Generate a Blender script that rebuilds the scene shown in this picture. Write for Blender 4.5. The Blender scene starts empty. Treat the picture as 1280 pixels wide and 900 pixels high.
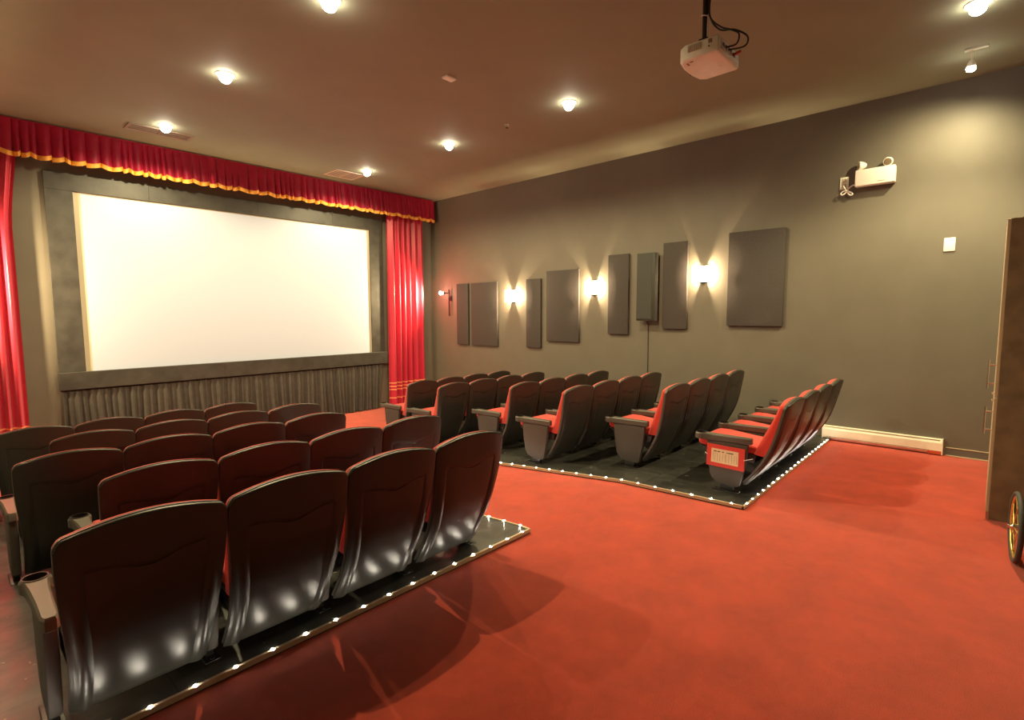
import bpy, bmesh, math, random
from mathutils import Vector, Matrix
random.seed(7)
C = bpy.context.scene.collection
PI = math.pi
sc = bpy.context.scene

# ------------------------------------------------------------------ materials
def mat(name, col, rough=0.6, metal=0.0, spec=0.5, noise=0.0, nscale=20.0, bump=0.0, bscale=200.0,
        sheen=0.0, emit=None, estr=0.0, coat=0.0, col2=None):
    m = bpy.data.materials.new(name); m.use_nodes = True
    nt = m.node_tree; b = nt.nodes['Principled BSDF']
    b.inputs['Base Color'].default_value = (*col, 1)
    b.inputs['Roughness'].default_value = rough
    b.inputs['Metallic'].default_value = metal
    b.inputs['Specular IOR Level'].default_value = spec
    b.inputs['Sheen Weight'].default_value = sheen
    b.inputs['Coat Weight'].default_value = coat
    if emit:
        b.inputs['Emission Color'].default_value = (*emit, 1)
        b.inputs['Emission Strength'].default_value = estr
    tc = nt.nodes.new('ShaderNodeTexCoord')
    if noise > 0:
        n = nt.nodes.new('ShaderNodeTexNoise'); n.inputs['Scale'].default_value = nscale
        n.inputs['Detail'].default_value = 5 if nscale > 3.3 or nscale < 3.1 else 14
        if 3.1 < nscale < 3.3: n.inputs['Roughness'].default_value = .78
        nt.links.new(tc.outputs['Object'], n.inputs['Vector'])
        r = nt.nodes.new('ShaderNodeValToRGB')
        c2 = col2 or tuple(min(1, c * (1 + noise)) for c in col)
        c1 = col if col2 else tuple(c * (1 - noise) for c in col)
        r.color_ramp.elements[0].color = (*c1, 1); r.color_ramp.elements[0].position = 0.3
        r.color_ramp.elements[1].color = (*c2, 1); r.color_ramp.elements[1].position = 0.7
        nt.links.new(n.outputs['Fac'], r.inputs['Fac'])
        nt.links.new(r.outputs['Color'], b.inputs['Base Color'])
    if bump > 0:
        n = nt.nodes.new('ShaderNodeTexNoise'); n.inputs['Scale'].default_value = bscale
        n.inputs['Detail'].default_value = 3
        nt.links.new(tc.outputs['Object'], n.inputs['Vector'])
        bp = nt.nodes.new('ShaderNodeBump'); bp.inputs['Strength'].default_value = bump
        bp.inputs['Distance'].default_value = 0.004
        nt.links.new(n.outputs['Fac'], bp.inputs['Height'])
        nt.links.new(bp.outputs['Normal'], b.inputs['Normal'])
    return m

M = {}
M['wall'] = mat('wall_paint', (.128, .115, .091), .55, noise=.05, nscale=3, bump=.12, bscale=90)
M['ceiling'] = mat('ceiling_paint', (.25, .27, .19), .75, noise=.04, nscale=2, bump=.1, bscale=60)
M['carpet'] = mat('carpet', (.465, .051, .024), .95, spec=.1, noise=.26, nscale=3.2, bump=.9, bscale=420, sheen=.25)
M['skin_board'] = mat('painted_board', (.040, .038, .034), .5, noise=.3, nscale=6, bump=.15, bscale=40)
M['shell'] = mat('seat_shell_plastic', (.033, .031, .025), .38, spec=.38, bump=.08, bscale=900)
M['panel'] = mat('seat_back_insert_plastic', (.033, .031, .026), .34, spec=.42, bump=.10, bscale=1000)
M['side'] = mat('seat_side_plastic', (.082, .070, .060), .5, spec=.35, bump=.2, bscale=700)
M['arm'] = mat('armrest_plastic', (.095, .085, .070), .40, bump=.10, bscale=700)
M['black'] = mat('black_plastic', (.012, .011, .010), .4)
M['dark_metal'] = mat('dark_metal', (.03, .028, .026), .4, metal=.6)
M['fabric'] = mat('red_seat_fabric', (.60, .045, .030), .9, spec=.15, noise=.08, nscale=60, bump=.5, bscale=600, sheen=.3)
M['velvet'] = mat('red_velvet', (.46, .009, .042), .42, spec=.55, noise=.04, nscale=3.5, sheen=.25)
M['velvet_dark'] = mat('crimson_valance_velvet', (.34, .003, .034), .5, spec=.3, noise=.10, nscale=8, sheen=.08)
M['gold'] = mat('gold_fringe', (.85, .42, .06), .6, noise=.15, nscale=40, bump=.6, bscale=250)
M['goldline'] = mat('pale_gold_braid', (.85, .35, .16), .6)
M['skirt'] = mat('black_skirt_cloth', (.062, .058, .052), .85, noise=.15, nscale=12)
M['screen'] = mat('screen_cream_cloth', (.46, .42, .32), .8)
M['image'] = mat('screen_lit_area', (.46, .515, .66), .8, emit=(.80, .92, 1), estr=.06)  # projector's light put into the cloth's colour and a faint glow
M['acoustic'] = mat('acoustic_panel_cloth', (.070, .062, .060), .9, spec=.15, noise=.08, nscale=40, bump=.4, bscale=500)
M['speaker'] = mat('speaker_grille_cloth', (.026, .027, .022), .55, bump=.4, bscale=600)
M['white'] = mat('white_plastic', (.82, .80, .76), .45)
M['offwhite'] = mat('cream_plastic', (.78, .83, .71), .45, noise=.03)
M['vent'] = mat('vent_metal', (.60, .52, .40), .4, metal=.2)
M['ventpaint'] = mat('painted_vent_metal', (.26, .215, .155), .5)
M['lens'] = mat('lamp_lens_ring', (.20, .16, .10), .3)
M['chrome'] = mat('chrome', (.75, .70, .62), .2, metal=1)
M['alu'] = mat('aluminium_strip', (.70, .66, .58), .35, metal=.9)
M['led'] = mat('led', (1, .95, .85), .4, emit=(1, .90, .72), estr=220)
M['bulb'] = mat('lamp_glow', (1, .95, .85), .4, emit=(1, .88, .68), estr=60)
M['shade'] = mat('sconce_glass', (1, .95, .85), .4, emit=(1, .78, .46), estr=14)
M['wood'] = mat('dark_brown_wood', (.19, .138, .080), .5, noise=.25, nscale=7, bump=.1, bscale=60)
M['trim_lit_door'] = mat('pale_trim_lit_door', (.52, .42, .28), .5)  # pale trim; on the cabinet doors it stands for light on brown wood
M['tyre'] = mat('tyre_rubber', (.05, .047, .042), .7, bump=.3, bscale=120)
M['brass'] = mat('gold_spokes', (.80, .62, .20), .3, metal=.9)
M['navy'] = mat('dark_nylon', (.02, .018, .018), .8)
M['cardred'] = mat('red_card', (.66, .045, .030), .55)
M['paper'] = mat('buff_paper', (.78, .60, .38), .8, noise=.05, nscale=30)
M['ink'] = mat('grey_ink', (.30, .22, .13), .8)
M['inkdark'] = mat('dark_ink', (.12, .09, .05), .8)
M['basegrey'] = mat('grey_baseboard', (.12, .115, .10), .5)
M['heater'] = mat('heater_enamel', (.82, .75, .62), .4, noise=.03)
M['heatdark'] = mat('heater_slot', (.25, .17, .10), .5)
M['orange'] = mat('orange_plug', (.5, .08, .03), .5)
M['cable'] = mat('black_cable', (.012, .011, .010), .5)

def floor_tile_mat():
    m = mat('black_vinyl_tile', (.040, .040, .036), .40, noise=.25, nscale=5, bump=.05, bscale=30)
    nt = m.node_tree; b = nt.nodes['Principled BSDF']
    tc = nt.nodes.new('ShaderNodeTexCoord')
    # scuffs raise the roughness and lighten the tile a little, in patches
    n = nt.nodes.new('ShaderNodeTexNoise'); n.inputs['Scale'].default_value = 9; n.inputs['Detail'].default_value = 8
    nt.links.new(tc.outputs['Object'], n.inputs['Vector'])
    r = nt.nodes.new('ShaderNodeMapRange'); r.inputs[1].default_value = .35; r.inputs[2].default_value = .7
    r.inputs[3].default_value = .33; r.inputs[4].default_value = .50
    nt.links.new(n.outputs['Fac'], r.inputs[0]); nt.links.new(r.outputs[0], b.inputs['Roughness'])
    base = b.inputs['Base Color'].links[0].from_socket
    sp = nt.nodes.new('ShaderNodeTexNoise'); sp.inputs['Scale'].default_value = 22; sp.inputs['Detail'].default_value = 2
    nt.links.new(tc.outputs['Object'], sp.inputs['Vector'])
    cr = nt.nodes.new('ShaderNodeValToRGB'); cr.color_ramp.elements[0].position = .72; cr.color_ramp.elements[1].position = .76
    nt.links.new(sp.outputs['Fac'], cr.inputs['Fac'])
    mx = nt.nodes.new('ShaderNodeMixRGB'); mx.inputs[2].default_value = (.35, .32, .25, 1)
    nt.links.new(cr.outputs['Color'], mx.inputs[0]); nt.links.new(base, mx.inputs[1])
    br = nt.nodes.new('ShaderNodeTexBrick'); br.offset = 0; br.inputs['Scale'].default_value = 1
    br.inputs['Brick Width'].default_value = .61; br.inputs['Row Height'].default_value = .61
    br.inputs['Mortar Size'].default_value = .003
    br.inputs['Color1'].default_value = (1, 1, 1, 1); br.inputs['Color2'].default_value = (.86, .86, .86, 1)
    br.inputs['Mortar'].default_value = (.25, .25, .25, 1)
    nt.links.new(tc.outputs['Object'], br.inputs['Vector'])
    mu = nt.nodes.new('ShaderNodeMixRGB'); mu.blend_type = 'MULTIPLY'; mu.inputs[0].default_value = 1
    nt.links.new(mx.outputs[0], mu.inputs[1]); nt.links.new(br.outputs['Color'], mu.inputs[2])
    nt.links.new(mu.outputs[0], b.inputs['Base Color'])
    return m
M['tile'] = floor_tile_mat()

# ------------------------------------------------------------------ mesh helpers
def obj(name, bm, m, parent=None, smooth=None, loc=None):
    bmesh.ops.recalc_face_normals(bm, faces=bm.faces)
    me = bpy.data.meshes.new(name); bm.to_mesh(me); bm.free()
    me.materials.append(M[m] if isinstance(m, str) else m)
    if smooth is not None:
        for p in me.polygons: p.use_smooth = True
        me.set_sharp_from_angle(angle=math.radians(smooth))
    o = bpy.data.objects.new(name, me); C.objects.link(o)
    if parent: o.parent = parent
    if loc: o.location = loc
    return o
def tag(o, label, cat, group=None):
    o['label'] = label; o['category'] = cat
    if group: o['group'] = group
    return o
def thing(name, label, cat, loc=(0, 0, 0), rotz=0, group=None):
    o = bpy.data.objects.new(name, None); C.objects.link(o)
    o.empty_display_size = .1
    o.location = loc; o.rotation_euler = (0, 0, rotz)
    return tag(o, label, cat, group)
def struct(name, bm, m, **k):
    o = obj(name, bm, m, **k); o['kind'] = 'structure'; return o
def new(): return bmesh.new()
def box(bm, x0, x1, y0, y1, z0, z1, bev=0, seg=2, mtx=None):
    vs = [bm.verts.new((x, y, z)) for x in (x0, x1) for y in (y0, y1) for z in (z0, z1)]
    fs = [bm.faces.new([vs[i] for i in q]) for q in ((0, 1, 3, 2), (4, 6, 7, 5), (0, 4, 5, 1), (2, 3, 7, 6), (0, 2, 6, 4), (1, 5, 7, 3))]
    if bev:
        es = list({e for f in fs for e in f.edges})
        r = bmesh.ops.bevel(bm, geom=es, offset=bev, segments=seg, profile=.5, affect='EDGES')
        vs = list({v for f in r['faces'] for v in f.verts} | {v for v in vs if v.is_valid})
    if mtx:
        for v in vs: v.co = mtx @ v.co
    return bm
def prism(bm, prof, a0, a1, axis='x', bev=0, seg=2):
    """extrude a closed profile along an axis; profile pts are the two other coords"""
    def P(p, a):
        return {'x': (a, p[0], p[1]), 'y': (p[0], a, p[1]), 'z': (p[0], p[1], a)}[axis]
    A = [bm.verts.new(P(p, a0)) for p in prof]; B = [bm.verts.new(P(p, a1)) for p in prof]
    fs = [bm.faces.new(A), bm.faces.new(B)]
    n = len(prof)
    for i in range(n): fs.append(bm.faces.new((A[i], A[(i + 1) % n], B[(i + 1) % n], B[i])))
    if bev:
        bmesh.ops.recalc_face_normals(bm, faces=fs)
        es = list(fs[0].edges) + list(fs[1].edges)
        bmesh.ops.bevel(bm, geom=es, offset=bev, segments=seg, profile=.5, affect='EDGES')
    return bm
def frame_of(d):
    d = Vector(d).normalized()
    u = d.orthogonal().normalized() if abs(d.z) > .999 else Vector((0, 0, 1)).cross(d).normalized()
    return u, d.cross(u)
def tube(bm, pts, r, n=10, closed=False, caps=True):
    pts = [Vector(p) for p in pts]; rings = []
    L = len(pts); pu = None
    for i, p in enumerate(pts):
        if closed: d = pts[(i + 1) % L] - pts[i - 1]
        else: d = pts[min(i + 1, L - 1)] - pts[max(i - 1, 0)]
        d.normalize()
        if pu is None: u, _ = frame_of(d)
        else:
            u = (pu - d * pu.dot(d)).normalized()
        pu = u; w = d.cross(u)
        rr = r[i] if isinstance(r, (list, tuple)) else r
        rings.append([bm.verts.new(p + u * rr * math.cos(2 * PI * k / n) + w * rr * math.sin(2 * PI * k / n)) for k in range(n)])
    for i in range(L if closed else L - 1):
        a, b = rings[i], rings[(i + 1) % L]
        for k in range(n): bm.faces.new((a[k], a[(k + 1) % n], b[(k + 1) % n], b[k]))
    if caps and not closed:
        bm.faces.new(rings[0]); bm.faces.new(rings[-1])
    return bm
def lathe(bm, prof, origin=(0, 0, 0), axis=(0, 0, 1), n=24, capped=True):
    """prof: list of (radius, height along axis)"""
    u, w = frame_of(axis); d = Vector(axis).normalized(); o = Vector(origin); rings = []
    for r, h in prof:
        rings.append([bm.verts.new(o + d * h + u * r * math.cos(2 * PI * k / n) + w * r * math.sin(2 * PI * k / n)) for k in range(n)])
    for a, b in zip(rings, rings[1:]):
        for k in range(n): bm.faces.new((a[k], a[(k + 1) % n], b[(k + 1) % n], b[k]))
    if capped:
        bm.faces.new(rings[0]); bm.faces.new(rings[-1])
    return bm
def sheet(bm, f, nu, nv, thick=None):
    """grid f(i/nu, j/nv) -> point; thick: function giving the far-side point"""
    g = [[bm.verts.new(f(i / nu, j / nv)) for j in range(nv + 1)] for i in range(nu + 1)]
    for i in range(nu):
        for j in range(nv): bm.faces.new((g[i][j], g[i + 1][j], g[i + 1][j + 1], g[i][j + 1]))
    if thick:
        h = [[bm.verts.new(thick(i / nu, j / nv)) for j in range(nv + 1)] for i in range(nu + 1)]
        for i in range(nu):
            for j in range(nv): bm.faces.new((h[i][j], h[i][j + 1], h[i + 1][j + 1], h[i + 1][j]))
        for i in range(nu):
            for j in (0, nv): bm.faces.new((g[i][j], h[i][j], h[i + 1][j], g[i + 1][j]))
        for j in range(nv):
            for i in (0, nu): bm.faces.new((g[i][j], g[i][j + 1], h[i][j + 1], h[i][j]))
    return bm
def sstep(a, b, x):
    t = max(0, min(1, (x - a) / (b - a))); return t * t * (3 - 2 * t)
def interp(tab, x):
    for (a, fa), (b, fb) in zip(tab, tab[1:]):
        if (a <= x <= b) or (b <= x <= a):
            return fa + (fb - fa) * (x - a) / (b - a)
    return tab[0][1] if abs(x - tab[0][0]) < abs(x - tab[-1][0]) else tab[-1][1]
def light(name, kind, loc, power, col, parent=None, radius=.03, aim=None, size=None, blend=.3):
    d = bpy.data.lights.new(name, kind); d.energy = power; d.color = col
    if kind in ('POINT', 'SPOT'): d.shadow_soft_size = radius
    if kind == 'SPOT':
        d.spot_size = math.radians(size or 120); d.spot_blend = blend
    o = bpy.data.objects.new(name, d); C.objects.link(o)
    loc = Vector(loc)
    if aim is not None:
        o.rotation_euler = (Vector(aim) - loc).to_track_quat('-Z', 'Y').to_euler()
    if parent:
        o.parent = parent; o.location = loc - parent.location
    else: o.location = loc
    return o

# ------------------------------------------------------------------ room
XL, XR, YB, YF, ZC = -.30, 7.985, -.95, 9.88, 4.32
SL, Y0, Y1 = .068, 2.67, 7.95          # the floor ramps down towards the screen
def gz(y): return -SL * (max(Y0, min(Y1, y)) - Y0)
def pz(y): return gz(y) + .03           # top of the seating platforms
ZF = gz(20)
bm = new()
prism(bm, [(YB, 0), (Y0, 0), (Y1, ZF), (YF, ZF), (YF, ZF - .2), (YB, -.2)], XL, XR, 'x')
struct('floor', bm, 'carpet')
bm = new(); box(bm, XL, XR, YB, YF, ZC, ZC + .12); struct('ceiling', bm, 'ceiling')
bm = new(); box(bm, XR, XR + .12, YB - .12, YF + .12, ZF - .2, ZC + .12); struct('wall_right', bm, 'wall')
bm = new(); box(bm, XL - .12, XL, YB - .12, YF + .12, ZF - .2, ZC + .12); struct('wall_left', bm, 'wall')
bm = new(); box(bm, XL, XR, YF, YF + .12, ZF - .2, ZC + .12); struct('wall_front', bm, 'wall')
bm = new(); box(bm, XL, XR, YB - .12, YB, ZF - .2, ZC + .12); struct('wall_back', bm, 'wall')
bm = new(); box(bm, XR - .014, XR, YB, .30, 0, .095); struct('baseboard_right', bm, 'basegrey')
bm = new(); box(bm, XR - .018, XR, YB, .30, .095, .104, .002); struct('trim_1', bm, 'trim_lit_door')
bm = new(); box(bm, XR - .026, XR - .014, YB, .30, 0, .014, .003); struct('trim_2', bm, 'trim_lit_door')

# seating platforms (black vinyl, slightly raised)
def platform(name, left, right, y0, y1, label):
    bm = new(); ys = [y0, Y0, y1] if y0 < Y0 < y1 else [y0, y1]
    rows = []
    for y in ys:
        rows.append([bm.verts.new((left(y), y, gz(y) - .01)), bm.verts.new((right(y), y, gz(y) - .01)),
                     bm.verts.new((right(y), y, pz(y))), bm.verts.new((left(y), y, pz(y)))])
    for a, b in zip(rows, rows[1:]):
        for k in range(4): bm.faces.new((a[k], a[(k + 1) % 4], b[(k + 1) % 4], b[k]))
    bm.faces.new(rows[0]); bm.faces.new(rows[-1])
    o = struct(name, bm, 'tile'); o['label'] = label; return o
LX = 3.00
RE = lambda y: 4.60 - .065 * (y - 1.485)
platform('floor_platform_left', lambda y: XL, lambda y: LX, 2.56, 7.55, 'black tiled platform under the left seats')
platform('floor_platform_right', RE, lambda y: XR, 1.485, 7.55, 'black tiled platform under the right seats')

# LED edge strips
def led_strip(name, label, p0, p1, n, out):
    p0 = Vector(p0); p1 = Vector(p1)
    t = thing(name, label, 'led strip', (p0.x, p0.y, 0))
    org = Vector((p0.x, p0.y, 0))
    def P(s):
        p = p0.lerp(p1, s); return Vector((p.x, p.y, pz(p.y)))
    bm = new(); S = 12; o = Vector(out)
    prof = [(-.010, -.02), (.006, -.02), (.006, .007), (-.010, .007)]
    # split at the ramp start so the profile hugs the floor
    stops = [0, 1]
    if min(p0.y, p1.y) < Y0 < max(p0.y, p1.y): stops = [0, (Y0 - p0.y) / (p1.y - p0.y), 1]
    rings = []
    for s in stops:
        rings.append([bm.verts.new(P(s) - org + o * a + Vector((0, 0, b))) for a, b in prof])
    for a, b in zip(rings, rings[1:]):
        for k in range(4): bm.faces.new((a[k], a[(k + 1) % 4], b[(k + 1) % 4], b[k]))
    bm.faces.new(rings[0]); bm.faces.new(rings[-1])
    obj('channel', bm, 'trim_lit_door', t)
    d = (p1 - p0).normalized()
    first = None
    for i in range(n):
        q = P((i + .5) / n) - org + Vector((0, 0, .007)) - o * .002
        if first is None:
            bm = new(); lathe(bm, [(.0085, -.002), (.0085, .001), (.006, .004), (.001, .005)], n=10)
            first = obj('led', bm, 'led', t, 60, q)
        else:
            c = first.copy(); C.objects.link(c); c.parent = t; c.location = q
    return t
led_strip('led_strip', 'LED strip along the back edge of the left seating platform', (XL + .02, 2.56, 0), (LX, 2.56, 0), 19, (0, -1, 0))
led_strip('led_strip', 'LED strip along the aisle edge of the left seating platform', (LX, 2.57, 0), (LX, 7.5, 0), 28, (1, 0, 0))
led_strip('led_strip', 'LED strip of close-set bright dots behind the last right-hand row', (RE(1.485), 1.485, 0), (XR - .16, 1.485, 0), 21, (0, -1, 0))
led_strip('led_strip', 'LED strip along the aisle edge of the right seating platform', (RE(1.5), 1.50, 0), (RE(7.5), 7.5, 0), 34, (-1, 0, 0))

# ------------------------------------------------------------------ cinema seats
PITCH = .58
PROF = [(.96, -.010), (.93, -.005), (.885, 0), (.75, .020), (.6, .046), (.45, .085), (.33, .132), (.22, .190), (.13, .247), (.07, .292)]
def prof_y(z): 
    # smoothed
    return (interp(PROF, z) + interp(PROF, z + .03) + interp(PROF, max(.07, z - .03))) / 3
def hw(z): return .252 + .0345 * sstep(.22, .80, z)
def ztop(u):
    a = abs(u); base = .885 + .047 * (1 - a * a)
    if a > .90: base -= .030 * ((a - .90) / .10) ** 2.2
    return base
ZB = .075
NARROW = lambda z: 1
def uu(s):   # denser columns near the edges
    t = 2 * s - 1
    return math.copysign(1 - (1 - abs(t)) ** 1.35, t) if t else 0
def wave(u): return .735 - .018 * math.cos(min(1, abs(u) / .72) * PI) * 1.0 - .004
def back_z(u, v): return ztop(u) + (ZB - ztop(u)) * v
def back_surf(u, z):
    y = prof_y(z) + .020 * abs(u) ** 5
    rail = sstep(.72, .765, abs(u)) if abs(u) < .86 else 1 - .9 * sstep(.90, .985, abs(u))
    rec = (1 - sstep(.70, .74, abs(u))) * (1 - sstep(wave(u) - .012, wave(u) + .004, z))
    y += .011 * rec
    low = 1 - sstep(.45, .72, z)
    y -= .010 * low * (sstep(.755, .80, abs(u)) - sstep(.88, .95, abs(u)))
    return y
def seat_meshes():
    parts = {}
    bm = new()
    VS = [0, .001, .003, .007, .012, .018] + [.018 + (1 - .018) * k / 50 for k in range(1, 51)]
    def top_round(u, z, r):      # rolled-over top edge
        d = ztop(u) - z
        return r - math.sqrt(max(0, r * r - (r - d) ** 2)) if d < r else 0
    def f(s, v):
        u = uu(s); z = back_z(u, VS[round(v * (len(VS) - 1))])
        return (u * hw(z), back_surf(u, z) + top_round(u, z, .011), z)
    def g(s, v):
        u = uu(s); z = back_z(u, VS[round(v * (len(VS) - 1))])
        return (u * hw(z), prof_y(z) + .030 - top_round(u, z, .006), z)
    sheet(bm, f, 48, len(VS) - 1, g)
    parts['back_shell'] = (bm, 'shell', 50)
    bm = new()
    def zi(u, v):
        t = wave(u) - .006; return t + (.098 - t) * v
    f = lambda s, v: ((2 * s - 1) * .725 * hw(zi(2 * s - 1, v)), prof_y(zi(2 * s - 1, v)) + .005 - .004 * (1 - (2 * s - 1) ** 4) + .02 * abs((2 * s - 1) * .725) ** 5, zi(2 * s - 1, v))
    g = lambda s, v: tuple(a + b for a, b in zip(f(s, v), (0, .010, 0)))
    sheet(bm, f, 24, 40, g)
    parts['back_panel'] = (bm, 'panel', 50)
    bm = new()   # taupe rim between shell and upholstery
    def rim(u, z): return (u * (hw(z) + .0015), prof_y(z), z)
    def rf(s, v):
        u = uu(s); z = back_z(u, VS[round(v * (len(VS) - 1))] * .98); p = rim(u, z)
        return (p[0], p[1] + .0245 + .006 * abs(u) ** 12, z + .003 * (1 - v))
    def rg(s, v):
        u = uu(s); z = back_z(u, VS[round(v * (len(VS) - 1))] * .98); p = rim(u, z)
        return (p[0], p[1] + .050, z + .002 * (1 - v) - top_round(u, z, .008) * .5)
    sheet(bm, rf, 48, len(VS) - 1, rg)
    parts['shell_rim'] = (bm, 'arm', 50)
    bm = new()   # upholstery in front of the shell, thick at the sides
    def zc(u, v):
        t = ztop(u * .99) - .002; return t + (.385 - t) * v
    def fc(s, v):
        u = uu(s); z = zc(u, v)
        e = max(0, (abs(u) - .90) / .10)
        rnd = math.sqrt(max(0, 1 - e * e)); rt = math.sqrt(max(0, 1 - (1 - min(1, v / .06)) ** 2))
        th = .042 + .060 * sstep(.93, .50, z) if False else .044 + .058 * (1 - sstep(.46, .90, z))
        bul = th * .55 + th * .45 * min(rnd, rt) + .020 * (1 - abs(u) ** 3) * rt
        return (u * (hw(z) - .002), prof_y(z) + .040 + bul, z)
    def gc(s, v):
        u = uu(s); z = zc(u, v)
        return (u * (hw(z) - .002), prof_y(z) + .044, z)
    sheet(bm, fc, 36, 36, gc)
    parts['backrest_cushion'] = (bm, 'fabric', 48)
    bm = new()   # seat cushion
    pr = [(.20, .372), (.70, .385), (.735, .395), (.752, .415), (.754, .440), (.735, .468), (.70, .480), (.60, .482), (.40, .462), (.22, .448), (.195, .43), (.19, .39)]
    prism(bm, pr, -.235, .235, 'x', .022, 3)
    parts['seat_cushion'] = (bm, 'fabric', 45)
    bm = new()
    prism(bm, [(.22, .30), (.45, .285), (.62, .315), (.738, .392), (.70, .387), (.20, .374)], -.250, .250, 'x', .01, 2)
    parts['seat_pan'] = (bm, 'black', 40)
    return parts
def arm_parts():
    parts = {}
    N = 28; cy, R = .700, .057
    out = []
    for k in range(N + 1):
        a = -.22 * PI + k * (1.44 * PI) / N
        out.append((R * math.cos(a), cy + R * math.sin(a)))
    out += [(-.036, .56), (-.031, .40), (-.030, .255), (-.018, .228), (.018, .228), (.030, .255), (.031, .40), (.036, .56)]
    r = .043; K = 24
    hole = [(r * math.cos(2 * PI * k / K), cy + r * math.sin(2 * PI * k / K)) for k in range(K)]
    top = lambda y: .534 - .004 * sstep(.25, .7, y)
    def ins(p, d):
        cyy = max(.26, min(cy, p[1])); v = Vector((p[0], p[1] - cyy)); 
        l = v.length or 1; v *= (l - d) / l; return (v.x, v.y + cyy)
    bm = new()
    Lt = [bm.verts.new((*ins(p, .008), top(p[1]))) for p in out]
    Lm = [bm.verts.new((*p, top(p[1]) - .010)) for p in out]
    Lb = [bm.verts.new((*p, top(p[1]) - .054)) for p in out]
    Lu = [bm.verts.new((*ins(p, .008), top(p[1]) - .061)) for p in out]
    Ht = [bm.verts.new((*p, top(cy))) for p in hole]
    Hb = [bm.verts.new((p[0] * .85, cy + (p[1] - cy) * .85, top(cy) - .055)) for p in hole]
    n = len(out)
    for a, b in ((Lt, Lm), (Lm, Lb), (Lb, Lu)):
        for i in range(n): bm.faces.new((a[i], a[(i + 1) % n], b[(i + 1) % n], b[i]))
    bm.faces.new(Lu)
    for i in range(K): bm.faces.new((Ht[i], Ht[(i + 1) % K], Hb[(i + 1) % K], Hb[i]))
    bm.faces.new(Hb)
    es = [bm.edges.get((L[i], L[(i + 1) % len(L)])) for L in (Lt, Ht) for i in range(len(L))]
    bmesh.ops.triangle_fill(bm, use_beauty=True, use_dissolve=False, edges=es)
    parts['armrest'] = (bm, 'arm', 35)
    bm = new()   # cup holder liner: dark well with a pale rim
    z = top(cy)
    lathe(bm, [(.0350, z - .050), (.0415, z - .004), (.0415, z + .004), (.0475, z + .004), (.0475, z - .0005)], origin=(0, cy, 0), n=28, capped=False)
    vs = [v for v in bm.verts if abs(v.co.z - (z - .050)) < 1e-4]
    bm.faces.new(vs)
    parts['cup_holder'] = (bm, 'black', 40)
    bm = new()
    pr = [(.262, .468), (.640, .474), (.636, .36), (.626, .27), (.612, .20)]
    for k in range(9):
        a = k / 8 * PI / 2; pr.append((.47 + .138 * math.cos(a) ** .9, .062 + .118 * (1 - math.sin(a))))
    pr += [(.43, .056), (.38, .055), (.345, .060), (.325, .075), (.305, .15), (.280, .28), (.266, .40)]
    prism(bm, pr, -.024, .024, 'x', .010, 2)
    parts['side_panel'] = (bm, 'side', 35)
    bm = new()
    box(bm, -.018, .018, .38, .50, .004, .075, .004)
    box(bm, -.035, .035, .33, .57, -.012, .012, .004)
    for yy in (.35, .55): lathe(bm, [(.010, .010), (.010, .018), (.005, .021)], (0, yy, 0), n=8)
    parts['foot'] = (bm, 'dark_metal', 40)
    return parts

proto = thing('cinema_seat', '', 'seat')
SP = {}
for k, (bm, m, s) in seat_meshes().items():
    SP[k] = obj(k, bm, m, proto, s)
AP = {}
for k, (bm, m, s) in arm_parts().items():
    AP[k] = obj(k, bm, m, None, s)
    C.objects.unlink(AP[k])
def add_arm(root, dx):
    ar = AP['armrest'].copy(); C.objects.link(ar); ar.parent = root; ar.location = (dx, 0, 0)
    cu = AP['cup_holder'].copy(); C.objects.link(cu); cu.parent = ar
    for k in ('side_panel', 'foot'):
        c = AP[k].copy(); C.objects.link(c); c.parent = root; c.location = (dx, 0, 0)
used = [False]
def place_seat(x, y, label, group, last, lean=0):
    if not used[0]:
        used[0] = True; r = proto
    else:
        r = proto.copy(); C.objects.link(r)
        for k in SP:
            c = SP[k].copy(); C.objects.link(c); c.parent = r
    # the thing's origin lies on the platform below the backrest's top
    if lean:      # backrest reclined about its foot
        for ch in r.children:
            if ch.data in (SP['back_shell'].data, SP['back_panel'].data, SP['shell_rim'].data, SP['backrest_cushion'].data):
                piv = Vector((0, .28, .08)); R = Matrix.Rotation(lean, 3, 'X')
                ch.rotation_euler = (lean, 0, 0); ch.location = piv - R @ piv
    r.location = (x, y, pz(y + .45)); r['label'] = label; r['category'] = 'seat'; r['group'] = group
    add_arm(r, -PITCH / 2)
    if last: add_arm(r, PITCH / 2)
ORD = ['first', 'second', 'third', 'fourth']
# (x of the row's left end, y of the backrest tops)
LROWS = [(.21, 2.371), (.50, 3.36), (.24, 4.458), (.529, 5.51), (.246, 6.563)]
RROWS = [(4.79, 6.51), (4.60, 5.54), (4.896, 4.455), (4.65, 3.42), (5.05, 2.41), (4.92, 1.305)]
lname = ['nearest row', 'second-nearest row', 'middle row', 'fourth-nearest row', 'front row']
rname = ['front row', 'second row from the front', 'third row from the front', 'fourth row from the front', 'row before the last', 'last row']
seat_pos = []
for ri in [0, 1, 2, 3, 4]:
    x0, y = LROWS[ri]
    for i in range(4):
        where = ['at the far left end of', 'second from the left in', 'third from the left in', 'at the aisle end of'][i]
        place_seat(x0 + PITCH * (i + .5), y, 'dark cinema seat %s the left block\'s %s' % (where, lname[ri]), 'cinema seats in the left block', i == 3)
for ri in range(6):
    x0, y = RROWS[ri]
    for i in range(4):
        where = ['at the aisle end of', 'second from the aisle in', 'third from the aisle in', 'nearest the wall in'][i]
        lab = 'red cinema seat %s the right block\'s %s' % (where, rname[ri])
        if ri == 5 and i == 0: lab = 'red cinema seat with a red notice on its side, last row'
        place_seat(x0 + PITCH * (i + .5), y, lab, 'cinema seats in the right block', i == 3, math.radians(5.2) if ri == 5 else 0)

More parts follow.
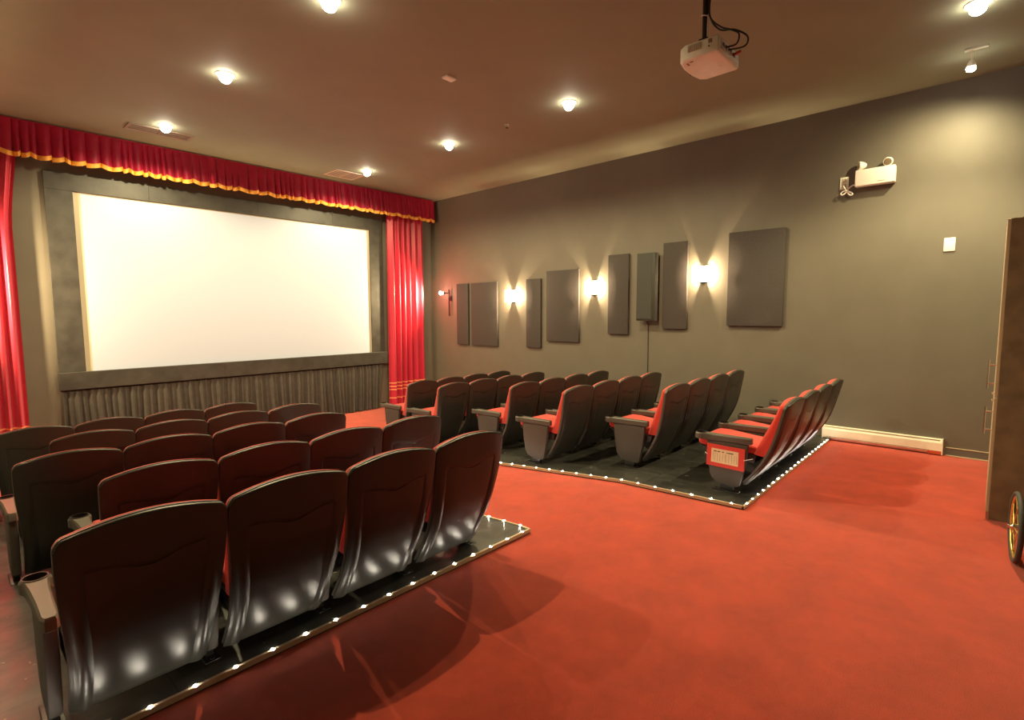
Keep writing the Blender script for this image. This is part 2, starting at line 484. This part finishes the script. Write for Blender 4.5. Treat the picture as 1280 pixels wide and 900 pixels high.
# notice hung on the aisle side of the last right-hand row
x0, y0 = RROWS[5]
nx = x0 - .034; nz = pz(y0 + .45)
t = thing('notice_card', 'red card with a buff printed sheet hung on the last row\'s end seat', 'notice', (nx, y0 + .455, nz + .330))
tilt = .02
bm = new(); box(bm, -.003, .003, -.175, .175, -.105, .105, .001); obj('card', bm, 'cardred', t)
bm = new(); box(bm, -.0045, -.003, -.120, .130, -.068, .066); pp = obj('paper', bm, 'paper', t)
bm = new()
for a, b in ((.110, .080), (.074, .046), (.030, .012), (-.008, -.016), (-.020, -.075)):
    box(bm, -.0052, -.0045, b, a, .036, .046)
obj('heading', bm, 'inkdark', pp)
bm = new()
for yy in (.112, .094, .072, .048, .022, 0, -.008, -.034, -.060, -.086, -.106):
    box(bm, -.0050, -.0045, yy - .0014, yy + .0014, -.052, .026)
obj('print', bm, 'ink', pp)
bm = new(); tube(bm, [(-.004, -.168, .0), (.0, -.20, .012), (.004, -.245, .030)], .0028, 6); tube(bm, [(-.004, .168, -.0), (.004, .190, .004), (.03, .20, .006)], .0028, 6)
obj('string', bm, 'white', t, 40)
t.rotation_euler = (tilt, 0, 0)

# ------------------------------------------------------------------ screen wall
FX0, FX1, OX0, OX1 = 1.11, 6.60, 1.42, 6.285
OZ0, OZ1, FZ1, RZ0 = .885, 3.485, 3.725, .632
t = thing('projection_screen', 'wide white projection screen in a dark board frame on the front wall', 'screen', (3.85, YF, RZ0))
def loc_box(bm, x0, x1, y0, y1, z0, z1, bev=0):
    return box(bm, x0 - 3.85, x1 - 3.85, y0 - YF, y1 - YF, z0 - RZ0, z1 - RZ0, bev)
bm = new(); loc_box(bm, OX0 - .02, OX1 + .02, YF - .03, YF, OZ0 - .02, OZ1 + .02); ss = obj('screen_cloth', bm, 'screen', t)
bm = new(); loc_box(bm, OX0 + .085, OX1 - .06, YF - .034, YF - .03, OZ0 + .0, OZ1 - .022); obj('lit_area', bm, 'image', ss)
cuts = [FX0, 2.35, 4.0, 5.45, FX1]
bm = new()
for a, b in zip(cuts, cuts[1:]): loc_box(bm, a, b, YF - .055, YF, OZ1, FZ1, .003)
obj('frame_top', bm, 'skin_board', t)
bm = new(); loc_box(bm, FX0, OX0, YF - .052, YF, OZ0, OZ1, .003); obj('frame_side', bm, 'skin_board', t)
bm = new(); loc_box(bm, OX1, FX1, YF - .052, YF, OZ0, OZ1, .003); obj('frame_side', bm, 'skin_board', t)
bm = new()
for a, b in ((FX0 - .01, 3.3), (3.3, 4.9), (4.9, FX1 + .03)): loc_box(bm, a, b, YF - .11, YF, RZ0, OZ0, .004)
obj('frame_bottom', bm, 'skin_board', t)

def pleats(x, seed, w=.11):
    return math.sin(2 * PI * x / w + 1.3 * math.sin(x * 3.1 + seed) + .9 * math.sin(x * 7.7 + seed * 2)) 
# gathered skirt below the screen
bm = new()
def sk(s, v):
    x = 1.13 + s * 5.40; z = RZ0 - .025 + (ZF + .015 - RZ0 + .025) * v
    x2 = x + .10 * math.sin(x * 5.0) * v * v * .4 - (.14 * v if x > 6.2 else 0) * ((x - 6.2) / .33)
    a = pleats(x, 2, .085) * .6 + pleats(x, 5, .21) * .5
    return (x2, YF - .072 - .052 * a * (.35 + .65 * v), z)
sheet(bm, sk, 640, 8, lambda s, v: tuple(a + b for a, b in zip(sk(s, v), (0, .004, 0))))
tag(obj('stage_skirt', bm, 'skirt', None, 60), 'gathered black cloth skirt hanging below the screen frame', 'skirt')

def curtain(name, label, x0, x1, ztop_, zbot, edge, seed, stripes):
    t = thing(name, label, 'curtain', ((x0 + x1) / 2, 9.755, zbot))
    cx = (x0 + x1) / 2
    def f(s, v):
        x = x0 + (x1 - x0) * s; z = ztop_ + (zbot - ztop_) * v
        x2 = x + edge(s, v)
        a = pleats(x, seed, .15) * 1.0 + .16 * pleats(x, seed + 3, .07)
        amp = .034 + .016 * v
        return (x2 - cx, -amp * a, z - zbot)
    bm = new(); sheet(bm, f, 180, 24, lambda s, v: tuple(a + b for a, b in zip(f(s, v), (0, .006, 0))))
    obj('drape', bm, 'velvet', t, 60)
    for zc in stripes:
        v = (ztop_ - zc) / (ztop_ - zbot); dv = .010 / (ztop_ - zbot)
        bm = new(); h = lambda s, w: tuple(a + b for a, b in zip(f(s, v + dv * (w * 2 - 1)), (0, -.004, 0)))
        sheet(bm, h, 180, 1, lambda s, w: tuple(a + b for a, b in zip(h(s, w), (0, .007, 0))))
        obj('braid', bm, 'goldline', t, 60)
    return t
ST = (.175, .100, .028, -.16)
curtain('stage_curtain', 'red velvet curtain right of the screen, lamp-lit, with pale braid lines', 6.68, 7.66, 4.20, ZF + .02,
        lambda s, v: (-.03 * v * (1 - s)), 1.0, ST)
curtain('stage_curtain', 'red velvet curtain at the left edge, beside the screen', -.22, .86, 4.20, ZF + .02,
        lambda s, v: (-.11 * sstep(0, .3, v)) * s, 4.0, ST)
# valance with gold fringe
t = thing('stage_valance', 'crimson gathered valance with gold fringe along the ceiling above the screen', 'valance', (3.85, 9.63, 3.82))
# irregular gathers: tight tucks of unequal width
rg = random.Random(11); tucks = [XL - .1]
while tucks[-1] < 8.1: tucks.append(tucks[-1] + rg.uniform(.06, .17))
tamp = [rg.uniform(.5, 1.0) for _ in tucks]; tlean = [rg.uniform(-.025, .025) for _ in tucks]
import bisect
def tuck(x, v):
    i = max(0, min(len(tucks) - 2, bisect.bisect(tucks, x) - 1))
    t = (x - tucks[i]) / (tucks[i + 1] - tucks[i])
    return math.sin(PI * t) ** .6 * tamp[i], i
def tt(x, i): return (x - tucks[i]) / (tucks[i + 1] - tucks[i])
def val(s, v):
    x = XL + .02 + (7.87 - XL - .02) * s
    a, i = tuck(x, v)
    z = 4.290 + (3.860 - 4.290) * v
    y = .015 - .080 * a * (.25 + .75 * v)
    return Vector((x - 3.85, y, z - 3.82 + .034 * v * (.75 - a) + .036 * v * (tt(x, i) - .5) * (1 if i % 3 else -1)))
bm = new(); sheet(bm, val, 1100, 8, lambda s, v: val(s, v) + Vector((0, .006, 0))); obj('drape', bm, 'velvet_dark', t, 60)
def fr(s, v):
    p = val(s, 1); return p + Vector((0, -.006, -.060 * v + .006))
bm = new(); sheet(bm, fr, 1100, 2, lambda s, v: fr(s, v) + Vector((0, .009, 0))); obj('fringe', bm, 'gold', t, 60)
bm = new(); tube(bm, [(XL + .02 - 3.85, 0, .475), (7.87 - 3.85, 0, .475)], .006, 8); obj('rail', bm, 'velvet_dark', t, 60)
bm = new(); sheet(bm, lambda s, v: Vector((7.87 - 3.85 + .004, -.02 + .20 * s, .465 - .48 * v)), 4, 4, lambda s, v: Vector((7.87 - 3.85 + .010, -.02 + .20 * s, .465 - .48 * v)))
obj('return_flap', bm, 'velvet_dark', t)

# stage side lamps: a bar on the wall with a bare bulb aimed at the curtain
def stage_lamp(sx, wall, label):
    t = thing('wall_lamp', label, 'lamp', (wall, 9.20, 1.66))
    d = sx   # direction into the room
    bm = new(); box(bm, min(0, d * .012), max(0, d * .012), -.05, .05, .34, .46, .003); tube(bm, [(d * .012, 0, .40), (d * .05, 0, .40)], .010); obj('mount', bm, 'dark_metal', t, 40)
    bm = new(); box(bm, d * .05 - .013, d * .05 + .013, -.013, .013, 0, .60, .003); obj('bar', bm, 'dark_metal', t)
    bm = new(); tube(bm, [(d * .05, .012, .52), (d * .12, .05, .52)], .011); lathe(bm, [(.018, 0), (.026, .03), (.026, .045)], (d * .12, .05, .52), (d * .8, .55, 0), 14); obj('arm', bm, 'dark_metal', t, 40)
    bm = new(); lathe(bm, [(.02, .045), (.036, .075), (.040, .10), (.034, .125), (.012, .142)], (d * .12, .05, .52), (d * .8, .55, 0), 16); obj('bulb', bm, 'bulb', t, 60)
    bm = new(); tube(bm, [(d * .055, .012, .52), (d * .07, -.02, .40), (d * .06, .02, .30), (d * .068, -.015, .24), (d * .06, .01, .18)], .004, 6); obj('cord', bm, 'cable', t, 40)
    lp = Vector((wall + d * .26, 9.335, 2.18))
    tx = wall + d * .95
    L = light('lamp_light', 'SPOT', lp, 620, (1, .74, .38), t, .03, aim=(tx, 9.72, 2.10), size=125, blend=.8)
    return t
stage_lamp(-1, XR, 'small bare-bulb lamp on a dark upright bar beside the right curtain')
stage_lamp(1, XL, 'small bare-bulb lamp on the left wall, lighting the left curtain')

# ------------------------------------------------------------------ right wall fittings
def panel(y0, y1, z0, z1, label):
    bm = new(); yc, zc = (y0 + y1) / 2, (z0 + z1) / 2
    box(bm, -.05, 0, y0 - yc, y1 - yc, z0 - zc, z1 - zc, .006, 2)
    o = obj('acoustic_panel', bm, 'acoustic', None, 40, (XR - .003, yc, zc))
    bm = new(); box(bm, .0, .003, -.05, .05, (z1 - zc) * .5, (z1 - zc) * .8); obj('mount', bm, 'dark_metal', o)
    tag(o, label, 'acoustic panel', 'acoustic panels on the right wall')
H = 1.71
for (a, b, c, d), lab in zip([(5.27, 5.05, .393, -.408), (4.99, 4.523, .392, -.409), (4.046, 3.828, .399, -.400), (3.74, 3.294, .474, -.317),
    (2.928, 2.692, .590, -.216), (2.323, 2.082, .656, -.153), (1.714, 1.262, .688, -.116)],
    ['narrow dark acoustic panel nearest the bare-bulb lamp and curtain', 'wide dark acoustic panel left of the farthest sconce', 'narrow dark acoustic panel just right of the farthest sconce',
     'wide dark acoustic panel left of the middle sconce', 'narrow dark acoustic panel just right of the middle sconce', 'narrow dark acoustic panel between speaker and nearest sconce', 'wide dark acoustic panel right of the nearest sconce']):
    k = .992
    panel(b * H * k, a * H * k, (H + d * H * k), (H + c * H * k), lab)

# surround speaker
t = thing('wall_speaker', 'slim dark wall speaker on a bracket between two narrow panels', 'speaker', (XR, 4.19, 2.13))
bm = new()
prism(bm, [(-.06, -.17), (-.06, .15), (-.10, .165), (-.165, .155), (-.172, -.13), (-.155, -.165)], -.55, .55, 'z', .006, 2)
obj('cabinet', bm, 'speaker', t, 35)
bm = new(); box(bm, -.178, -.169, -.120, .145, -.52, .535, .003); obj('grille', bm, 'speaker', t)
bm = new(); box(bm, -.07, 0, -.05, .05, -.14, .14, .004); obj('bracket', bm, 'dark_metal', t)
bm = new(); tube(bm, [(-.10, .0, -.54), (-.06, .015, -.575), (-.012, .015, -.62), (-.008, .012, -1.2), (-.008, .012, -2.18)], .005, 6); obj('cable', bm, 'cable', t, 40)

# sconces
def sconce(y, z, label, left=False):
    t = thing('wall_sconce', label, 'wall lamp', (XL if left else XR, y, z), PI if left else 0, group='wall sconces on the left wall' if left else 'wall sconces on the right wall')
    bm = new(); box(bm, -.018, 0, -.055, .055, -.13, .13, .004); obj('backplate', bm, 'dark_metal', t)
    def f(s, v):
        a = (s - .5) * 1.9
        return (-.060 - .060 * math.cos(a), .150 * math.sin(a) / math.sin(.95), -.118 + .236 * v)
    def f2(s, v):
        p = f(s, v); return (p[0] + .005, p[1] * .97, p[2])
    bm = new(); sheet(bm, f, 20, 6, f2); obj('glass_shade', bm, 'shade', t, 60)
    for sg in (-1, 1):
        bm = new(); box(bm, -.100, -.010, -.050, .050, sg * .121 - .004, sg * .121 + .004, .002); obj('cap', bm, 'dark_metal', t)
    bm = new(); lathe(bm, [(.006, -.05), (.010, -.02), (.010, .02), (.005, .045)], (-.072, 0, 0), n=12); obj('bulb', bm, 'bulb', t, 60)
    light('sconce_light', 'POINT', (t.location.x - .072, y, z), 190, (1, .72, .40), t, .022)
    return t
sconce(4.237 * H, H + .208 * H, 'glowing wall sconce farthest away, between a wide and a narrow panel')
sconce(3.089 * H, H + .263 * H, 'glowing wall sconce in the middle of the three')
sconce(1.923 * H, H + .342 * H, 'glowing wall sconce nearest, left of the widest right panel')

for yy, zz, lab in ((4.237 * H, H + .208 * H, 'wall sconce on the left wall, farthest from the camera'), (3.089 * H, H + .263 * H, 'wall sconce on the left wall, in the middle'), (1.923 * H, H + .342 * H, 'wall sconce on the left wall, nearest the camera')):
    sconce(yy, zz, lab, True)
# emergency light
t = thing('emergency_light', 'white twin-head emergency light box high on the right wall', 'emergency light', (XR, 1.145, 3.28))
bm = new(); box(bm, -.115, 0, -.205, .205, -.005, .195, .010, 3); obj('housing', bm, 'white', t, 40)
bm = new(); box(bm, -.1165, -.115, -.11, -.03, .025, .030); obj('badge', bm, 'inkdark', t)
for yy, ax in ((.155, (-.45, .85, -.05)), (-.125, (-.9, .12, -.25))):
    bm = new(); a = Vector(ax).normalized(); c = Vector((-.055, yy, .255))
    tube(bm, [(-.055, yy, .19), (-.055, yy, .235)], .014, 10)
    lathe(bm, [(.022, -.055), (.036, -.035), (.050, .0), (.052, .022), (.046, .030)], c, a, 20)
    hd = obj('lamp_head', bm, 'white', t, 40)
    bm = new(); lathe(bm, [(.042, .030), (.036, .034), (.014, .034)], c, a, 18); obj('lens', bm, 'lens', hd, 40)
bm = new()
pts = [(-.03, .20, .03), (-.04, .235, .03), (-.05, .275, .0), (-.045, .31, -.05), (-.05, .345, -.075), (-.05, .36, -.05), (-.05, .335, -.03), (-.05, .29, -.035),
       (-.055, .245, -.06), (-.05, .235, -.085), (-.05, .265, -.085), (-.045, .30, -.03), (-.03, .335, .03), (-.012, .34, .05)]
def spline(pts, n=8):
    out = []; P = [Vector(p) for p in pts]
    for i in range(len(P) - 1):
        a, b, c, d = P[max(i - 1, 0)], P[i], P[i + 1], P[min(i + 2, len(P) - 1)]
        for k in range(n):
            s = k / n
            out.append(.5 * ((2 * b) + (c - a) * s + (2 * a - 5 * b + 4 * c - d) * s * s + (3 * b - a - 3 * c + d) * s ** 3))
    return out + [P[-1]]
tube(bm, spline(pts), .008, 8); obj('cord', bm, 'white', t, 60)
bm = new(); box(bm, -.010, 0, .29, .385, .0, .155, .004)
t2 = tag(obj('wall_outlet', bm, 'offwhite', None, 40, (XR, 1.145, 3.28)), 'cream wall outlet with a looped cord, beside the emergency light', 'outlet')
bm = new(); box(bm, -.014, -.010, .315, .36, .02, .07, .003); box(bm, -.014, -.010, .315, .36, .085, .135, .003); obj('socket', bm, 'vent', t2)
bm = new(); box(bm, -.016, 0, -.052, .052, -.078, .078, .006, 2)
t = tag(obj('wall_box', bm, 'white', None, 40, (XR, .395, 2.485)), 'small blank white box on the bare stretch of right wall', 'wall box')

# baseboard heater
t = thing('baseboard_heater', 'long white electric baseboard heater at the foot of the right wall', 'heater', (XR, .955, 0))
bm = new(); prism(bm, [(0, .012), (-.045, .012), (-.070, .045), (-.070, .150), (-.050, .192), (-.035, .195), (0, .195)], -.625, .625, 'y', .003, 1)
for v in bm.verts: pass
obj('casing', bm, 'heater', t)
bm = new(); box(bm, -.0715, -.066, -.50, .575, .052, .058); box(bm, -.062, -.05, -.60, .60, .183, .187); obj('slot', bm, 'heatdark', t)
bm = new(); box(bm, -.073, -.066, -.622, -.49, .012, .055, .003); obj('control_box', bm, 'orange', t)
bm = new(); box(bm, -.04, 0, -.62, -.56, 0, .02); box(bm, -.04, 0, .56, .62, 0, .02); obj('foot', bm, 'heatdark', t)
bm = new(); box(bm, -.074, 0, -.630, -.618, .008, .198, .003); box(bm, -.074, 0, .618, .630, .008, .198, .003); obj('end_cap', bm, 'heater', t)

# ------------------------------------------------------------------ tall cabinet and wheelchair at the right edge
t = thing('tall_cabinet', 'tall dark brown cabinet with bar handles at the right edge', 'cabinet', (6.03, -.40, 0))
bm = new(); box(bm, -.30, .30, -.33, .318, .0, 2.44, .003); obj('body', bm, 'wood', t)
for z0, z1, h0, h1, nm in ((1.015, 2.435, 1.08, 1.315, 'upper'), (.06, 1.005, .70, .93, 'lower')):
    for sx in (-1,):
        bm = new(); box(bm, -.298, .298, .318, .338, z0, z1, .002)
        dr = obj('door', bm, 'trim_lit_door', t)  # brown doors made pale: light on the front is put into the colour
        hx = -.25
        bm = new(); tube(bm, [(hx, .385, h0), (hx, .385, h1)], .006, 10)
        for hz in (h0 + .04, h1 - .04): tube(bm, [(hx, .338, hz), (hx, .385, hz)], .005, 8)
        obj('handle', bm, 'chrome', dr, 40)
bm = new(); box(bm, -.302, -.30, -.325, .30, .06, 2.40); obj('side_panel', bm, 'wood', t)
bm = new(); lathe(bm, [(.008, 0), (.010, .015), (.004, .02)], (-.25, .338, .985), (0, 1, 0), 10); lathe(bm, [(.008, 0), (.010, .015), (.004, .02)], (-.25, .338, 1.04), (0, 1, 0), 10); obj('lock', bm, 'chrome', t, 40)

t = thing('wheelchair', 'folding wheelchair with spoked wheel and dark tyre beside the brown cabinet', 'wheelchair', (4.88, -.466, 0), math.radians(4.5))
WR = .242
def wheel(y, out):
    bm = new()
    tube(bm, [((WR - .016) * math.cos(a), y, WR + (WR - .016) * math.sin(a)) for a in [2 * PI * k / 48 for k in range(48)]], .016, 12, closed=True)
    w = obj('wheel', bm, 'tyre', t, 60)
    bm = new(); tube(bm, [((WR - .037) * math.cos(a), y, WR + (WR - .037) * math.sin(a)) for a in [2 * PI * k / 48 for k in range(48)]], .009, 8, closed=True); obj('rim', bm, 'brass', w, 60)
    bm = new()
    for k in range(10):
        a = 2 * PI * k / 10
        tube(bm, [(.018 * math.cos(a), y + (.012 if k % 2 else -.012), WR + .018 * math.sin(a)), ((WR - .04) * math.cos(a), y, WR + (WR - .04) * math.sin(a))], .004, 6)
    obj('spokes', bm, 'brass', w, 60)
    bm = new(); lathe(bm, [(.010, .040), (.012, .028), (.022, .018), (.022, -.018), (.012, -.04)], (0, y, WR), (0, out, 0), 14); obj('hub', bm, 'chrome', w, 40)
wheel(.255, 1); wheel(-.255, -1)
for sg in (-1, 1):
    y = .160 * sg
    bm = new(); tube(bm, [(-.14, y, 1.0 - .08), (.0, y, .92), (.0, y, .45), (.0, y, .15), (.42, y, .15), (.42, y, .45), (.02, y, .45)], .011, 10); tube(bm, [(.02, y, .68), (.34, y, .68), (.36, y, .45)], .011, 10)
    obj('side_frame', bm, 'dark_metal', t, 50)
    bm = new(); lathe(bm, [(.075, -.014), (.085, -.008), (.085, .008), (.075, .014)], (.42, y, .085), (0, 1, 0), 20); obj('caster', bm, 'tyre', t, 40)
    bm = new(); tube(bm, [(.42, y, .16), (.42, y + .022 * sg, .14), (.42, y + .022 * sg, .085)], .008, 8); obj('caster_fork', bm, 'dark_metal', t, 40)
    bm = new(); box(bm, .04, .32, y - .025, y + .025, .685, .715, .008); obj('arm_pad', bm, 'black', t, 40)
    bm = new(); tube(bm, [(-.14, y, .92), (-.22, y, .92)], .015, 10); obj('push_grip', bm, 'black', t, 40)
    bm = new(); tube(bm, [(.42, y, .40), (.52, y, .15), (.54, y, .11)], .009, 8); box(bm, .50, .64, min(y, y - sg * .15), max(y, y - sg * .15), .10, .112, .004); obj('footrest', bm, 'dark_metal', t, 40)
bm = new(); tube(bm, [(0, -.25, WR), (0, .25, WR)], .009, 8); tube(bm, [(.10, -.16, .16), (.30, .16, .44)], .008, 8); tube(bm, [(.10, .16, .16), (.30, -.16, .44)], .008, 8); obj('axle', bm, 'dark_metal', t, 40)
bm = new(); box(bm, .0, .42, -.165, .165, .452, .475, .008); obj('seat', bm, 'navy', t, 40)
bm = new(); box(bm, -.012, .012, -.165, .165, .52, .90, .008); obj('backrest', bm, 'navy', t, 40)

# ------------------------------------------------------------------ ceiling fittings
WARM = (1, .82, .44)
def downlight(x, y, label, power, r=.064, aim=None, size=165):
    t = thing('downlight', label, 'ceiling light', (x, y, ZC), group='recessed ceiling downlights')
    bm = new(); lathe(bm, [(r + .030, 0), (r + .030, -.006), (r + .004, -.012), (r, -.004), (r, 0)], n=28, capped=False); obj('trim_ring', bm, 'white', t, 40)
    bm = new(); lathe(bm, [(r * .6, -.002)] + [(r * math.cos(q), -.030 - r * math.sin(q)) for q in [-.4, -.2, 0, .4, .8, 1.2, 1.5]], n=24); obj('lens', bm, 'bulb', t, 60)
    light('downlight_light', 'SPOT', (x, y, ZC - .13), power, WARM, t, .03, aim=aim or (x, y, 0), size=size, blend=.5)
for x, y, lab, pw in [
    (2.29, 6.31, 'bright downlight, second from the left above the screen\'s centre', 285),
    (2.30, 8.58, 'bright downlight by the left ceiling vent', 285),
    (5.47, 8.57, 'small-looking downlight beside the right ceiling vent', 285),
    (5.49, 6.31, 'downlight between the ceiling sprinkler and the right vent', 285),
    (5.47, 4.02, 'downlight between the projector and the sprinkler', 285),
    (2.38, 4.22, 'downlight cut off by the top edge left of centre', 400),
    (6.15, .224, 'large bright downlight at the top right corner', 560)]:
    downlight(x, y, lab, pw, aim=(6.7, .7, 0) if x > 6 else None, size=118 if x > 6 else 166)

# little track lamp at the right
t = thing('spot_lamp', 'bright spot lamp on a short stem, below the top right downlight', 'spot lamp', (7.13, .25, ZC))
bm = new(); box(bm, -.02, .02, -.09, .09, -.018, 0, .004); obj('track', bm, 'offwhite', t)
bm = new(); tube(bm, [(0, .03, -.012), (.05, .03, -.10)], .009, 8); obj('stem', bm, 'offwhite', t, 40)
bm = new(); lathe(bm, [(.018, 0), (.034, .02), (.036, .05), (.034, .055)], (.052, .03, -.095), (.25, .05, -1), n=18); obj('head', bm, 'offwhite', t, 40)
bm = new(); lathe(bm, [(.033, .052), (.042, .075), (.032, .10), (.004, .108)], (.052, .03, -.095), (.25, .05, -1), n=18); obj('bulb', bm, 'bulb', t, 60)
light('spot_lamp_light', 'SPOT', (7.222, .29, ZC - .235), 210, WARM, t, .02, aim=(7.9, .85, 1.6), size=160, blend=1)

def vent(x, y, label, m, sx=.62, sy=.42):
    t = thing('ceiling_vent', label, 'vent', (x, y, ZC))
    bm = new()
    for a in ((-sx / 2, sx / 2, -sy / 2, -sy / 2 + .035), (-sx / 2, sx / 2, sy / 2 - .035, sy / 2), (-sx / 2, -sx / 2 + .035, -sy / 2 + .035, sy / 2 - .035), (sx / 2 - .035, sx / 2, -sy / 2 + .035, sy / 2 - .035), (-.012, .012, -sy / 2 + .035, sy / 2 - .035)):
        box(bm, *a, -.012, 0, .003)
    obj('frame', bm, m, t)
    n = 4 if sy < .4 else 6
    sw = (sy - .10) / (n - 1)
    for k in range(n):
        yy = -sy / 2 + .05 + (sy - .10) * k / (n - 1)
        bm = new(); mt = Matrix.Translation((0, yy, -.006)) @ Matrix.Rotation(-.10, 4, 'X')
        box(bm, -sx / 2 + .035, sx / 2 - .035, -.22 * sw, .22 * sw, -.001, .001, 0, 2, mt); obj('slat', bm, m, t)
    bm = new(); box(bm, -sx / 2 + .03, sx / 2 - .03, -sy / 2 + .03, sy / 2 - .03, -.002, -.0005); obj('duct_shade', bm, 'black', t)  # flat black sheet, painted shade of the opening behind the slats
vent(2.32, 8.93, 'brown-painted ceiling vent behind the left-hand downlight', 'ventpaint', .80, .32)
vent(5.32, 9.10, 'pale slatted ceiling vent above the right end of the screen', 'vent', .60, .50)
bm = new(); box(bm, -.07, .07, -.045, .045, -.022, 0, .006)
t = tag(obj('ceiling_plate', bm, 'offwhite', None, 40, (4.0, 4.58, ZC)), 'small cream rectangular plate in the middle of the ceiling', 'ceiling plate')
t = thing('sprinkler_head', 'tiny sprinkler head on the ceiling left of the projector', 'sprinkler', (5.50, 5.10, ZC))
bm = new(); lathe(bm, [(.035, 0), (.034, -.006), (.014, -.010), (.012, -.030)], n=18); obj('escutcheon', bm, 'chrome', t, 40)
bm = new(); lathe(bm, [(.006, -.03), (.006, -.045), (.022, -.046), (.022, -.048)], n=14); obj('deflector', bm, 'dark_metal', t, 40)

# projector hung on a pole
PX, PY, PZ = 3.97, 1.64, 3.585
t = thing('projector', 'white ceiling projector hanging upside down on a black pole', 'projector', (PX, PY, PZ), rotz=0)
bm = new()
prof = [(-.20, -.13), (-.205, .10), (-.17, .145), (-.06, .165), (.06, .165), (.17, .145), (.205, .10), (.20, -.13), (.19, -.145), (-.19, -.145)]
prism(bm, prof, -.065, .05, 'z', .018, 3); obj('body', bm, 'offwhite', t, 40)
bm = new(); lathe(bm, [(.045, 0), (.047, .03), (.040, .034), (.036, .02)], (.09, .150, 0), (0, 1, 0), 20); obj('lens', bm, 'black', t, 40)
bm = new()
for k in range(7): box(bm, -.2105, -.202, -.02 + k * .014, -.012 + k * .014, -.015, .030)
obj('side_grille', bm, 'vent', t)
bm = new(); box(bm, -.2105, -.202, -.10, -.075, .005, .03, .002); box(bm, -.2105, -.202, -.085, -.075, -.02, -.012); obj('side_button', bm, 'heatdark', t)
bm = new(); box(bm, -.16, .16, -.149, -.143, -.04, .035, .003)
rp = obj('rear_panel', bm, 'vent', t)
bm = new()
for xx, zz, w in ((-.12, 0, .03), (-.07, 0, .03), (-.02, .01, .02), (.02, .01, .02), (.08, -.005, .04)): box(bm, xx - w / 2, xx + w / 2, -.153, -.148, zz - .010, zz + .012, .001)
obj('socket', bm, 'black', rp)
bm = new(); box(bm, -.16, -.12, .09, .105, -.0665, -.064); box(bm, -.17, -.155, .05, .075, -.0665, -.064); obj('key', bm, 'heatdark', t)
bm = new()
for k, (xx, w) in enumerate(((-.035, .03), (.01, .012), (.03, .012), (.052, .014))):
    box(bm, xx - w / 2, xx + w / 2, -.075, -.06, -.0663, -.0645); 
box(bm, -.03, .055, -.095, -.090, -.0663, -.0645)
obj('logo', bm, 'white', t)
bm = new(); tube(bm, [(-.04, .02, .10), (-.04, .02, ZC - PZ)], .021, 16); lathe(bm, [(.07, ZC - PZ - .012), (.07, ZC - PZ)], (-.04, .02, 0), n=20); obj('pole', bm, 'black', t, 40)
bm = new(); box(bm, -.10, .02, -.04, .08, .05, .062, .003); box(bm, -.075, -.005, -.015, .055, .062, .12, .006); 
for a in ((-.16, -.09), (.12, -.09), (-.16, .10), (.12, .10)): tube(bm, [(-.04, .02, .056), (a[0], a[1], .052)], .008, 8)
obj('mount', bm, 'dark_metal', t, 40)
bm = new(); tube(bm, [(-.04 + .024 * math.cos(a), .02 + .024 * math.sin(a), .28 + .01 * math.sin(a)) for a in [2 * PI * k / 16 for k in range(16)]], .004, 6, closed=True); tube(bm, [(-.055, -.005, .28), (-.058, -.004, .20), (-.055, -.004, .10)], .004, 6); obj('cable_tie', bm, 'white', t, 40)
bm = new()
tube(bm, spline([(-.05, -.01, ZC - PZ), (-.052, -.012, .5), (-.05, -.012, .28), (-.05, -.09, .17), (-.06, -.18, .11), (-.07, -.235, .06), (-.07, -.22, -.0), (-.07, -.15, 0)]), .006, 8)
tube(bm, spline([(-.045, .0, ZC - PZ), (-.03, -.012, .5), (-.04, -.012, .28), (-.03, -.08, .16), (-.03, -.19, .12), (-.02, -.275, .05), (-.02, -.26, -.01), (-.02, -.15, 0)]), .006, 8)
tube(bm, spline([(-.075, .02, ZC - PZ), (-.078, .03, .5), (-.055, .03, .40), (-.06, .02, .28)]), .005, 8)
obj('cables', bm, 'cable', t, 60)
bm = new(); tube(bm, [(.08, -.15, -.0), (.08, -.20, .01)], .011, 8); obj('plug', bm, 'orange', t, 40)

# ------------------------------------------------------------------ world, camera, view
w = bpy.data.worlds.new('world'); sc.world = w; w.use_nodes = True
w.node_tree.nodes['Background'].inputs['Color'].default_value = (0, 0, 0, 1)
cam_d = bpy.data.cameras.new('camera'); cam = bpy.data.objects.new('camera', cam_d); C.objects.link(cam); sc.camera = cam
cam_d.sensor_fit = 'HORIZONTAL'; cam_d.sensor_width = 36; cam_d.lens = 36 * 652.275 / 1280; cam_d.clip_start = .02
pi_, ya, ro = -0.08898639, 0.83048442, -0.00446231
F = Vector((math.sin(ya) * math.cos(pi_), math.cos(ya) * math.cos(pi_), math.sin(pi_)))
r = Vector((math.cos(ya), -math.sin(ya), 0)); u = r.cross(F)
r2 = math.cos(ro) * r + math.sin(ro) * u; u2 = -math.sin(ro) * r + math.cos(ro) * u
cam.matrix_world = Matrix(((r2.x, u2.x, -F.x, 0), (r2.y, u2.y, -F.y, 0), (r2.z, u2.z, -F.z, H), (0, 0, 0, 1)))
vs = sc.view_settings
sc.display_settings.display_device = 'sRGB'
vs.view_transform = 'Standard'; vs.look = 'None'; vs.gamma = 1; vs.use_curve_mapping = False
vs.exposure = 0.0
sc.cycles.max_bounces = 10; sc.cycles.diffuse_bounces = 6
